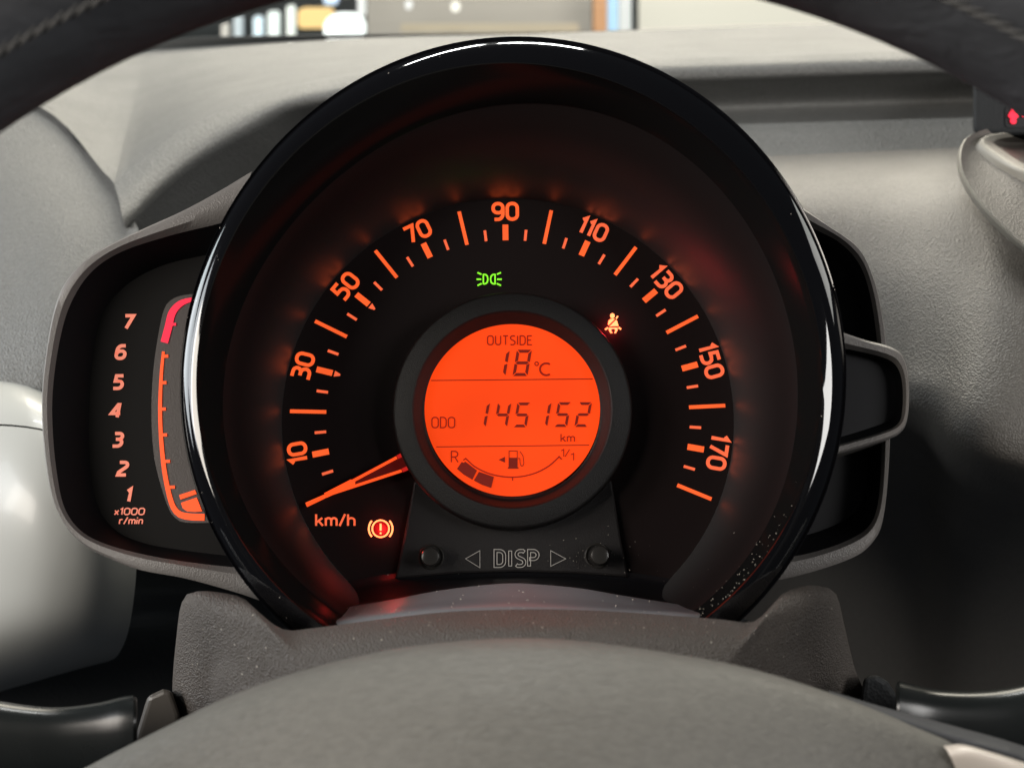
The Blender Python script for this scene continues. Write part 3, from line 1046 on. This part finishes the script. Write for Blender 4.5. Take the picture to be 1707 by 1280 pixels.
def knob(px, py, lean):
    c = onp(px, py, PB)
    prof = [(.0042, PB - .0005), (.0042, PB + .0004), (.0038, PB + .0007), (.0034, PB + .0004), (.0034, PB - .0003)]
    o = autosmooth(revolve(prof, (c[0], c[1]), 40).build('button_collar', M['button'], bp), 50)
    cx, cy = c[0] + lean, c[1] - .0002
    rows = []
    for r, h in [(.0030, PB - .001), (.0030, PB + .0085), (.0027, PB + .0090), (.0020, PB + .0092), (.00001, PB + .0092)]:
        rows.append([(cx + r * math.cos(k * PI / 20), cy + r * math.sin(k * PI / 20), h) for k in range(40)])
    o2 = autosmooth(MB().grid(rows, closed_u=True).build('push_button', M['button'], cl), 30)
    o2.parent = bp


knob(719, 928, 0.0002)
knob(996, 926, 0.0002)
PD = pixup(PB + .0001, 943)
x = 824.5
for ch, wd, x in (('D', 19, 826), ('I', 1, 850.5), ('S', 17, 861), ('P', 16, 882)):
    mb = MB()
    st, w_ = G(ch)
    for pts, closed in st:
        q = [(x + p[0] * 29, p[1] * 25) for p in pts]
        Lf, Rt = offsets(q, closed, 2.5)
        if closed:
            for s in (Lf, Rt):
                ribbon(mb, [(p.x, p.y) for p in s], True, .6, PD, .0003)
        else:
            ribbon(mb, [(p.x, p.y) for p in Lf + Rt[::-1]], True, .6, PD, .0003)
    mb.build('embossed_letter', M['chromeline'], bp)
for tri in ([(776, 931), (800, 917.5), (800, 946)], [(943, 931), (918, 917.5), (918, 943.5)]):
    mb = MB()
    ribbon(mb, tri, True, .42, pix(PB + .0001), .0003)
    mb.build('embossed_arrow', M['chromeline'], bp)

# ---- the big gloss ring and its inner band
def ring_outline(pts, h, order=3):
    """closed outline through measured points of one ring on the plane h, as a smooth radius over angle"""
    P = np.array([onp(x, y, h)[:2] for x, y in pts])
    A = np.c_[2 * P, np.ones(len(P))]
    c = np.linalg.lstsq(A, (P ** 2).sum(1), rcond=None)[0][:2]
    q = P - c
    th, r = np.arctan2(q[:, 1], q[:, 0]), np.hypot(q[:, 0], q[:, 1])
    def basis(t):
        return np.stack([np.ones_like(t)] + [f(k * t) for k in range(1, order + 1) for f in (np.cos, np.sin)], -1)
    B = basis(th)
    co = np.linalg.solve(B.T @ B + 0.05 * np.diag([0] + [k * k for k in range(1, order + 1) for _ in (0, 1)]), B.T @ r)
    def f(t):
        rr = basis(t) @ co
        return np.stack([c[0] + rr * np.cos(t), c[1] + rr * np.sin(t), np.full_like(t, h)], -1)
    return f


OUTER = ring_outline([(303, 660), (1405, 650), (855, 62), (316, 740), (369, 915), (419, 990), (450, 1028), (1408, 671), (1394, 749), (1350, 887), (1303, 962), (1257, 1022), (440, 250), (1297, 270), (560, 165), (1150, 145), (330, 480), (1385, 480), (660, 105), (1050, 105), (860, 1175)], .0575)
CREST = ring_outline([(970, 118), (1097, 168), (1185, 232), (1256, 312), (1310, 388), (1342, 460), (651, 140), (567, 188), (497, 246), (440, 314), (398, 377), (367, 444), (335, 542), (326, 619), (412, 915), (450, 965), (494, 1015),
                      (1372, 640), (1353, 765), (1334, 821), (1294, 899), (1228, 998), (855, 112), (860, 1135)], .062)
MID = ring_outline([(1319, 671), (1325, 718), (1300, 815), (1275, 887), (1237, 940), (1190, 1005), (1016, 198), (1146, 258), (1216, 335), (1265, 409), (1297, 479), (855, 180), (470, 398), (421, 461), (396, 531), (385, 602), (384, 734), (400, 793), (431, 884), (469, 946), (506, 990), (860, 1095)], .044)


def ring_rows(ts, a0, a1, n=224):
    t = np.radians(np.linspace(a0, a1, n))
    o, c, m = OUTER(t), CREST(t), MID(t)
    d = np.stack([DC[0] + .0753 * np.cos(t), DC[1] + .0753 * np.sin(t), 0 * t], -1)
    rad = np.stack([np.cos(t), np.sin(t), 0 * t], -1)
    up = np.array([0, 0, 1.0])
    out = []
    for kind, k, dr, dh in ts:
        base = {'dm': lambda: d + (m - d) * k, 'mc': lambda: m + (c - m) * k, 'co': lambda: c + (o - c) * k}[kind]()
        out.append(base + rad * dr + up * dh)
    return [[tuple(p) for p in r] for r in out]


KS = (.08, .16, .24, .32, .4, .48, .56, .64, .72, .8, .9)
wall = MB().grid(ring_rows([('dm', 0, 0, -.0004)] + [('dm', k ** 1.7, 0, .044 * (k - k ** 1.7)) for k in KS] + [('dm', 1, 0, 0), ('dm', 1, .0004, .0006)], 0, 360))
autosmooth(wall.build('dial_wall', M['wall'], cl), 50)
band = MB().grid(ring_rows([('mc', .02, 0, .0004), ('mc', .10, .0001, .003), ('mc', .5, .0008, .004), ('mc', .86, .0004, .0020), ('mc', .95, 0, .0009), ('mc', 1, 0, 0)], -64, 244))
autosmooth(band.build('ring_inner_band', M['wall_matte'], cl), 50)
ch = [('co', 0, -.0002, -.0004), ('co', 0, 0, 0)] + [('co', k, 0, .0011 * math.sin(PI * k)) for k in (.08, .16, .25, .35, .45, .55, .65, .75, .84, .92)]
ch += [('co', .965, 0, .0010), ('co', .985, 0, .0011), ('co', 1.0, 0, .0005), ('co', 1, .0002, -.001), ('co', 1, .0001, -.006), ('co', 1, -.0005, -.03), ('co', 1, -.002, -.05)]
ring = MB().grid(ring_rows(ch, -66, 246))
autosmooth(ring.build('gloss_ring', M['gloss'], cl), 50)


# ---- pods at the sides (share one builder)
def pod(outer, inner, floor_, ho, hi, hf, hback, fm, n=90):
    so = spline([onp(x, y, ho) for x, y in outer], n)
    si = spline([onp(x, y, hi) for x, y in inner], n)
    sf = spline([onp(x, y, hf) for x, y in floor_], n)
    cen = so.mean(axis=0)
    back = so + (so - cen) * 0.01
    back[:, 2] = hback
    e1 = so * .75 + si * .25
    e1[:, 2] = max(ho, hi) + .0009
    e2 = so * .25 + si * .75
    e2[:, 2] = max(ho, hi) + .0007
    rim = MB().grid([[tuple(p) for p in r] for r in (back, so * .985 + back * .015, so, e1, e2, si)])
    si2 = si.copy()
    fr = MB().grid([[tuple(p) for p in r] for r in (si2, si2 * .55 + sf * .45, sf)])
    face = MB().add([tuple(p) for p in sf], [tuple(range(n))])
    return rim, fr, face


tach_o = [(420, 286), (360, 322), (300, 354), (212, 394), (150, 428), (112, 466), (92, 510), (78, 580), (70, 660), (73, 740), (85, 820), (106, 872), (142, 910), (190, 934), (235, 950), (310, 964), (390, 986), (440, 1003)]
tach_i = [(400, 362), (365, 373), (280, 394), (200, 421), (150, 456), (117, 508), (99, 570), (88, 650), (88, 720), (95, 790), (107, 845), (132, 882), (172, 905), (240, 924), (310, 936), (378, 944), (420, 946)]
tach_f = [(400, 418), (340, 426), (265, 445), (205, 480), (168, 530), (152, 620), (148, 720), (152, 795), (166, 850), (196, 886), (244, 906), (300, 916), (345, 922), (400, 928)]
rim, fr, face = pod(tach_o, tach_i, tach_f, .030, .028, .016, -.03, None)
tp = autosmooth(rim.build('tachometer_pod', M['pod'], cl), 50)
autosmooth(fr.build('pod_throat', M['recess'], tp), 50)
TH = .016
tf = fix_normals(face.build('tachometer_face', M['tach'], tp))
mb = MB()
st = [(345, 489), (310, 492), (290, 498), (276, 512), (267, 545), (257, 610), (253, 680), (256, 750), (266, 800), (282, 848), (294, 864), (312, 871), (380, 871)]
sp_ = [tuple(p) for p in spline(st, 60)]
plate(mb, sp_, pix(TH + .0001), .0004)
strip = mb.build('gauge_window', M['strip'], tp)
PT = pix(TH + .0006)


def taper(pts, hws, m, name, par):
    mb = MB()
    s = spline([(x, y, h) for (x, y), h in zip(pts, hws)], 40)
    lf, rt = offsets([(p[0], p[1]) for p in s], False, 1.0)
    c = [Vector((p[0], p[1])) for p in s]
    A = [c[i] + (lf[i] - c[i]) * s[i][2] for i in range(40)]
    B = [c[i] + (rt[i] - c[i]) * s[i][2] for i in range(40)]
    plate(mb, [(p.x, p.y) for p in A] + [(p.x, p.y) for p in B[::-1]], PT, .0002)
    return mb, name, m, par


mb, *_ = taper([(272.5, 586), (269, 625), (267, 680), (269, 735), (275, 790), (286, 838), (298, 856), (316, 861), (341, 862)], [2.2, 2.6, 3.0, 3.3, 3.7, 4.2, 5.0, 5.6, 5.6], None, None, None)
scale_bar = mb.build('rev_scale', M['needle'], tp)
mb, *_ = taper([(340, 498), (318, 500), (300, 507), (287, 522), (281, 545), (274, 571)], [2.2, 3.4, 5.0, 6.0, 6.2, 6.2], None, None, None)
rz = mb.build('red_zone', M['redzone'], tp)
rz['label'] = 'crimson red zone at the top of the rev scale'
for (x, y, m, hw) in ((285, 541, 'redzone', 2.2), (272, 594, 'needle', 2.5), (269, 638, 'needle', 2.5), (268, 682, 'needle', 2.5), (270, 725, 'needle', 2.5), (275, 769, 'needle', 2.5), (283, 812, 'needle', 2.5)):
    mb = MB()
    ribbon(mb, [(x - 1, y), (x + 8.5, y - .3)], False, hw, PT, .00025)
    mb.build('tick_mark', M[m], tp)
mb = MB()
plate(mb, [(299, 825), (325, 816.5), (328, 823), (301, 832.5)], PT, .0003)
mb.build('rev_bar', M['needle'], tp)
mb = MB()
plate(mb, [(302, 838), (328, 829), (337, 852), (325, 853), (312, 852), (305, 847)], PT, .0003)
mb.build('rev_bar', M['needle'], tp)
for ch, x, y in (('7', 214, 537), ('6', 202, 587), ('5', 198, 637), ('4', 194, 685), ('3', 197, 733), ('2', 205, 781), ('1', 215, 825)):
    mb = MB()
    st_, w_ = G(ch)
    hh = 21
    for pts, closed in st_:
        q = [(x + ((p[0] - w_ / 2) * 1.12 + .20 * (p[1] - .5)) * hh, hh * (p[1] - .5)) for p in pts]
        ribbon(mb, q, closed, 2.75, pixup(TH + .0001, y), .0002)
    mb.build('numeral', M['tachnum'], tp)
mb = MB()
word(mb, 'x1000', pixup(TH + .0001, 857.5), 191, 0, 10.5, 1.05, .22, shear=.15, width=49)
mb.build('unit_lettering', M['tachnum'], tp)
mb = MB()
word(mb, 'r/min', pixup(TH + .0001, 873), 199, 0, 11, 1.0, .22, shear=.15, width=38)
mb.build('unit_lettering', M['tachnum'], tp)

# right: tall pod behind, short one in front
ro = [(1290, 320), (1335, 345), (1380, 376), (1430, 412), (1455, 460), (1470, 520), (1480, 600), (1484, 700), (1480, 800), (1471, 870), (1456, 902), (1428, 926), (1370, 948), (1300, 966), (1250, 970)]
ri = [(1300, 355), (1357, 382), (1400, 405), (1432, 440), (1450, 490), (1461, 560), (1468, 640), (1470, 710), (1468, 790), (1461, 850), (1443, 882), (1400, 906), (1340, 924), (1290, 930)]
rf = [(1300, 380), (1350, 400), (1390, 425), (1415, 460), (1432, 510), (1440, 570), (1446, 640), (1448, 710), (1446, 780), (1438, 830), (1420, 858), (1380, 880), (1330, 895), (1290, 900)]
rim, fr, face = pod(ro, ri, rf, .026, .024, .012, -.03, None)
rp = autosmooth(rim.build('side_pod', M['pod'], cl), 50)
autosmooth(fr.build('pod_throat', M['recess'], rp), 50)
fix_normals(face.build('pod_face', M['smoke'], rp))
mo = [(1370, 540), (1402, 553), (1440, 566), (1486, 579), (1506, 596), (1515, 640), (1513, 696), (1500, 722), (1470, 735), (1394, 757), (1360, 762)]
mi = [(1370, 570), (1405, 580), (1455, 591), (1487, 603), (1501, 624), (1505, 655), (1503, 692), (1494, 709), (1468, 721), (1395, 742), (1360, 748)]
mf = [(1370, 578), (1405, 588), (1450, 598), (1478, 610), (1490, 628), (1494, 655), (1492, 686), (1482, 700), (1460, 710), (1395, 730), (1360, 738)]
rim, fr, face = pod(mo, mi, mf, .036, .0345, .030, 0, None)
mp_ = autosmooth(rim.build('middle_pod', M['pod'], cl), 50)
autosmooth(fr.build('pod_throat', M['recess'], mp_), 50)
fix_normals(face.build('pod_face', M['smoke'], mp_))

# ---- lower sill that closes the ring, and the curved floor in front of the dial
up = [(494, 1043), (541, 1020), (596, 1009), (655, 999), (726, 985), (796, 976), (850, 972), (901, 974), (972, 981), (1042, 993), (1147, 1009), (1190, 1011), (1240, 1031)]
lo = [(488, 1049), (550, 1039), (600, 1031), (655, 1024), (720, 1018), (790, 1015), (850, 1014), (905, 1015), (975, 1017), (1045, 1020), (1147, 1024), (1195, 1029), (1250, 1037)]


def cpt(px, py, h):
    return onp(px, py, h)


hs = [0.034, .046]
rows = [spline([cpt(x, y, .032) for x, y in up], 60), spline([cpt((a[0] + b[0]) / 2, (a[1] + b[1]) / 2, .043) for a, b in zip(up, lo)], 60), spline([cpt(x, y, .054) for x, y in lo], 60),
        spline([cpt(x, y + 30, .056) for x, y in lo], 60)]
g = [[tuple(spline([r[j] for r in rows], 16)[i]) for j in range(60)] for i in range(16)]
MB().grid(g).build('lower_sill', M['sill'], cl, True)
fl = [(470, 1000), (560, 972), (640, 958), (720, 950), (790, 947), (860, 946), (930, 947), (1000, 950), (1080, 958), (1150, 972), (1240, 1000)]
fl2 = [(470, 1020), (560, 988), (640, 973), (720, 965), (790, 962), (860, 961), (930, 961), (1000, 964), (1080, 972), (1150, 986), (1240, 1015)]
rows = [spline([cpt(x, y, .0005) for x, y in fl], 60), spline([cpt(x, y, .004) for x, y in fl2], 60), spline([cpt(x, y - 6, .018) for x, y in up], 60), spline([cpt(x, y + .5, .0315) for x, y in up], 60)]
g = [[tuple(spline([r[j] for r in rows], 20)[i]) for j in range(60)] for i in range(20)]
MB().grid(g).build('dial_floor', M['smoke'], cl, True)

# ---- dust on the lower edge
mb = MB()


def fleck(p, s):
    a = random.random() * 6.28
    k = random.randint(3, 5)
    q = [(p[0] + s * (.5 + random.random()) * math.cos(a + i * 6.28 / k), p[1] + s * (.5 + random.random()) * math.sin(a + i * 6.28 / k), p[2] + random.random() * s) for i in range(k)]
    mb.add(q, [tuple(range(k))])


for i in range(70):
    t = random.random()
    k = int(t * 11)
    x = up[k][0] + random.random() * 60
    f_ = random.random()
    ya = np.interp(x, [p[0] for p in up], [p[1] for p in up])
    yb = np.interp(x, [p[0] for p in lo], [p[1] for p in lo])
    p = onp(x, ya + (yb - ya) * f_, .034 + .021 * f_)
    fleck((p[0], p[1], p[2] + .0009), .00016 * (.5 + random.random()))
for i in range(50):
    p = onp(random.gauss(1000, 40), random.gauss(925, 22), PB)
    fleck((p[0], p[1], PB + .0005), .00013 * (.4 + random.random()))
for i in range(90):
    x = random.uniform(1150, 1245)
    p = onp(x, 1010 - (x - 1150) * 1.0 + random.gauss(0, 14), .030)
    fleck(p, .00015 * (.4 + random.random()))
for i in range(85):
    t = np.radians([random.gauss(-45, 11)])
    k = random.random()
    p = (MID(t) + (CREST(t) - MID(t)) * k)[0]
    q = np.array([math.cos(t[0]), math.sin(t[0])])
    fleck((p[0] - q[0] * .0006, p[1] - q[1] * .0006, p[2] + .0042 * math.sin(PI * k) + .0004), .00017 * (.3 + random.random()))
for i in range(24):
    t = np.radians([random.uniform(150, 232)])
    k = random.random()
    p = (CREST(t) + (OUTER(t) - CREST(t)) * k)[0]
    fleck((p[0], p[1], p[2] + .0021), .00013 * (.3 + random.random()))
dust = mb.build('dust', M['dust'], cl)
dust['kind'] = 'stuff'


# ================================================================== STEERING COLUMN SHROUD
def shroud():
    root = empty('column_shroud', at(850, 1280, .36))
    tag(root, 'dark grained plastic steering column cover below the round gauge', 'column cover')
    bpy.context.view_layer.update()
    top = [(292, 1290), (287, 1150), (296, 1040), (303, 1000), (316, 984), (350, 982), (400, 992), (428, 1016), (470, 1046), (520, 1044), (640, 1028), (750, 1016), (870, 1012), (990, 1014), (1100, 1021), (1200, 1029),
           (1255, 1034), (1285, 1010), (1310, 984), (1350, 972), (1382, 976), (1396, 990), (1408, 1040), (1425, 1110), (1446, 1170), (1470, 1300)]
    td = [.40, .388, .374, .366, .361, .356, .350, .345, .341, .339, .337, .336, .3355, .336, .337, .339, .341, .345, .350, .356, .361, .367, .376, .388, .40, .41]
    r0 = [(x, y + 4, d + .03) for (x, y), d in zip(top, td)]
    r1 = [(x, y, d) for (x, y), d in zip(top, td)]
    cx = 860

    def inset(k, dy, dd):
        out = []
        for (x, y), d in zip(top, td):
            out.append((cx + (x - cx) * k, y + dy * max(0, min(1, (1300 - y) / 300)), d - dd))
        return out
    g = hloft([r0, r1, inset(.992, 5, .005), inset(.972, 16, .012), inset(.935, 40, .019), inset(.89, 80, .024), inset(.87, 150, .028), inset(.885, 290, .031)], 110, 40)
    MB().grid(g).build('cover_shell', M['shroud'], root, True, True)
    # switch housings either side
    for s, pts in (('l', [(246, 1160), (272, 1148), (286, 1150), (300, 1190), (300, 1300), (205, 1300), (228, 1220)]), ('r', [(1440, 1128), (1462, 1124), (1480, 1136), (1496, 1160), (1500, 1300), (1420, 1300), (1432, 1180)])):
        mb = MB()
        n = len(pts)
        mb.add([at(x, y, .372) for x, y in pts] + [at(x, y, .42) for x, y in pts], [tuple(range(n))] + [(i, (i + 1) % n, n + (i + 1) % n, n + i) for i in range(n)])
        o = fix_normals(mb.build('switch_housing', M['collar'] if s == 'l' else M['under'], root, False, True))
        bevel(o, .0015, 3)


shroud()


def stalk(side, prof, cap, d, label):
    """prof: (px, top, bottom) sections of the lever from the column outwards"""
    root = empty('control_stalk', at(prof[0][0], (prof[0][1] + prof[0][2]) / 2, d))
    tag(root, label, 'control stalk', 'control stalks beside the steering column')
    bpy.context.view_layer.update()
    S = spline(prof, 40)

    def sect(px, t, b, dd):
        yc, ry = (t + b) / 2, (b - t) / 2
        out = []
        for k in range(36):
            a = k * PI / 18
            c, s_ = math.cos(a), math.sin(a)
            e = .75
            c = math.copysign(abs(c) ** e, c)
            s_ = math.copysign(abs(s_) ** e, s_)
            out.append(at(px, yc - ry * s_, dd - ry / FPX * d * .8 * c))
        return out
    rows = [sect(p[0], p[1], p[2], d) for p in S]
    autosmooth(MB().grid(rows, closed_u=True).build('lever', M['stalk'], root, False, True), 60)
    x, t, b = prof[0]
    sgn = -1 if side == 'l' else 1
    rows = [sect(x + sgn * 0, t, b, d), sect(x - sgn * 5, t + 3, b - 3, d), sect(x - sgn * 7, t + 8, b - 8, d), sect(x - sgn * 6, t + 60, b - 60, d)]
    autosmooth(MB().grid(rows, closed_u=True).build('lever_end', M['stalk'], root, False, True), 30)


stalk('l', [(222, 1158, 1330), (205, 1160, 1328), (160, 1171, 1320), (100, 1178, 1316), (40, 1174, 1316), (-60, 1158, 1310), (-300, 1120, 1280)], None, .345, 'glossy black control stalk left of the steering column cover')
stalk('r', [(1500, 1134, 1310), (1520, 1139, 1308), (1560, 1148, 1300), (1620, 1151, 1296), (1680, 1146, 1292), (1760, 1128, 1284), (2000, 1080, 1250)], None, .350, 'black control stalk right of the steering column cover')


# ================================================================== STEERING WHEEL
def steering_wheel():
    tilt = R(10)
    wc = Vector(((876 - CX) / FPX * .215, -(1445 - CY) / FPX * .215, -.215))
    V = Vector((0, math.cos(tilt), -math.sin(tilt)))
    N = Vector((0, math.sin(tilt), math.cos(tilt)))
    root = empty('steering_wheel', c2w(wc))
    tag(root, 'dark leather steering wheel seen from the driver side with grey hub pad', 'steering wheel')
    bpy.context.view_layer.update()
    Rc, rt = RIM_R, .0165
    rows = []
    for i in range(160):
        a = i * 2 * PI / 160
        rows.append([])
        for k in range(32):
            b = k * 2 * PI / 32
            rr = Rc - rt * math.cos(b)
            p = wc + Vector((1, 0, 0)) * rr * math.cos(a) + V * rr * math.sin(a) + N * (rt * 1.15 * math.sin(b))
            rows[-1].append(c2w(p))
    MB().grid(rows, True, True).build('rim', M['leather'], root, True, True)
    # stitching along the inner, driver-side shoulder of the rim
    thread = mat('seam_thread', (.10, .098, .095), .7, .2)
    st = None
    rr = Rc - rt * math.cos(R(38))
    for i in range(110):
        a = R(38 + 104 * i / 109)
        if st is None:
            mb = MB()
            rows = []
            for k in range(7):
                x = -.0028 + .0056 * k / 6
                y = .0007 * (1 - ((k - 3) / 3) ** 2)
                w_ = .0005 * (1 - .7 * abs(k - 3) / 3)
                rows.append([(x, w_ * math.cos(q * PI / 3), y + w_ * math.sin(q * PI / 3)) for q in range(6)])
            st = mb.grid(rows, closed_u=True).build('stitch', thread, root, True)
            o = st
        else:
            o = st.copy()
            COL.objects.link(o)
        p = wc + Vector((1, 0, 0)) * rr * math.cos(a) + V * rr * math.sin(a) + N * (rt * 1.15 * math.sin(R(38)))
        tx = (Vector((-1, 0, 0)) * math.sin(a) + V * math.cos(a))
        nz = (N * math.sin(R(38)) - (Vector((1, 0, 0)) * math.cos(a) + V * math.sin(a)) * math.cos(R(38))).normalized()
        tx = (tx + nz.cross(tx) * .35).normalized()
        ty = nz.cross(tx)
        m3 = cam_rot @ Matrix((tx, ty, nz)).transposed()
        o.parent = root
        o.matrix_local = Matrix.Translation(c2w(p) - root.location) @ m3.to_4x4()
    edge = [(60, 1330), (130, 1282), (280, 1208), (400, 1152), (520, 1110), (650, 1079), (760, 1065), (860, 1060), (960, 1064), (1100, 1082), (1250, 1112), (1400, 1160), (1500, 1198), (1600, 1240), (1690, 1300)]

    def off(dy, d, k=1.0):
        return [(860 + (x - 860) * k, y + dy * (1 - .15 * abs(x - 860) / 800), d + .018 * ((x - 840) / 800) ** 2 * min(1, .35 + dy / 160)) for x, y in edge]
    g = hloft([off(26, .30, .97), off(6, .292, .995), off(0, .286), off(7, .279, .998), off(22, .273, .99), off(60, .266, .97), off(130, .258, .94), off(260, .250, .9), off(420, .248, .85)], 90, 60)
    MB().grid(g).build('hub_pad', M['padfab'], root, True, True)
    g = hloft([[(1380, 1150, .310), (1480, 1180, .304), (1600, 1212, .300), (1707, 1243, .297), (1900, 1310, .294)],
               [(1400, 1170, .302), (1500, 1196, .294), (1610, 1226, .288), (1707, 1254, .285), (1900, 1328, .282)],
               [(1450, 1220, .300), (1535, 1238, .291), (1625, 1256, .285), (1707, 1282, .282), (1900, 1368, .279)],
               [(1540, 1330, .306), (1590, 1335, .298), (1650, 1350, .294), (1720, 1370, .292), (1900, 1440, .29)]], 40, 24)
    MB().grid(g).build('spoke', M['leather'], root, True, True)
    g = hloft([[(1572, 1243, .282), (1604, 1240, .280), (1650, 1252, .278), (1707, 1270, .276), (1800, 1302, .274)],
               [(1582, 1256, .277), (1615, 1254, .275), (1660, 1266, .273), (1707, 1283, .271), (1800, 1316, .269)],
               [(1602, 1300, .280), (1630, 1302, .278), (1664, 1312, .276), (1709, 1332, .274), (1800, 1372, .272)]], 20, 12)
    MB().grid(g).build('spoke_trim', M['trim'], root, True, True)


RIM_R = .1845
steering_wheel()
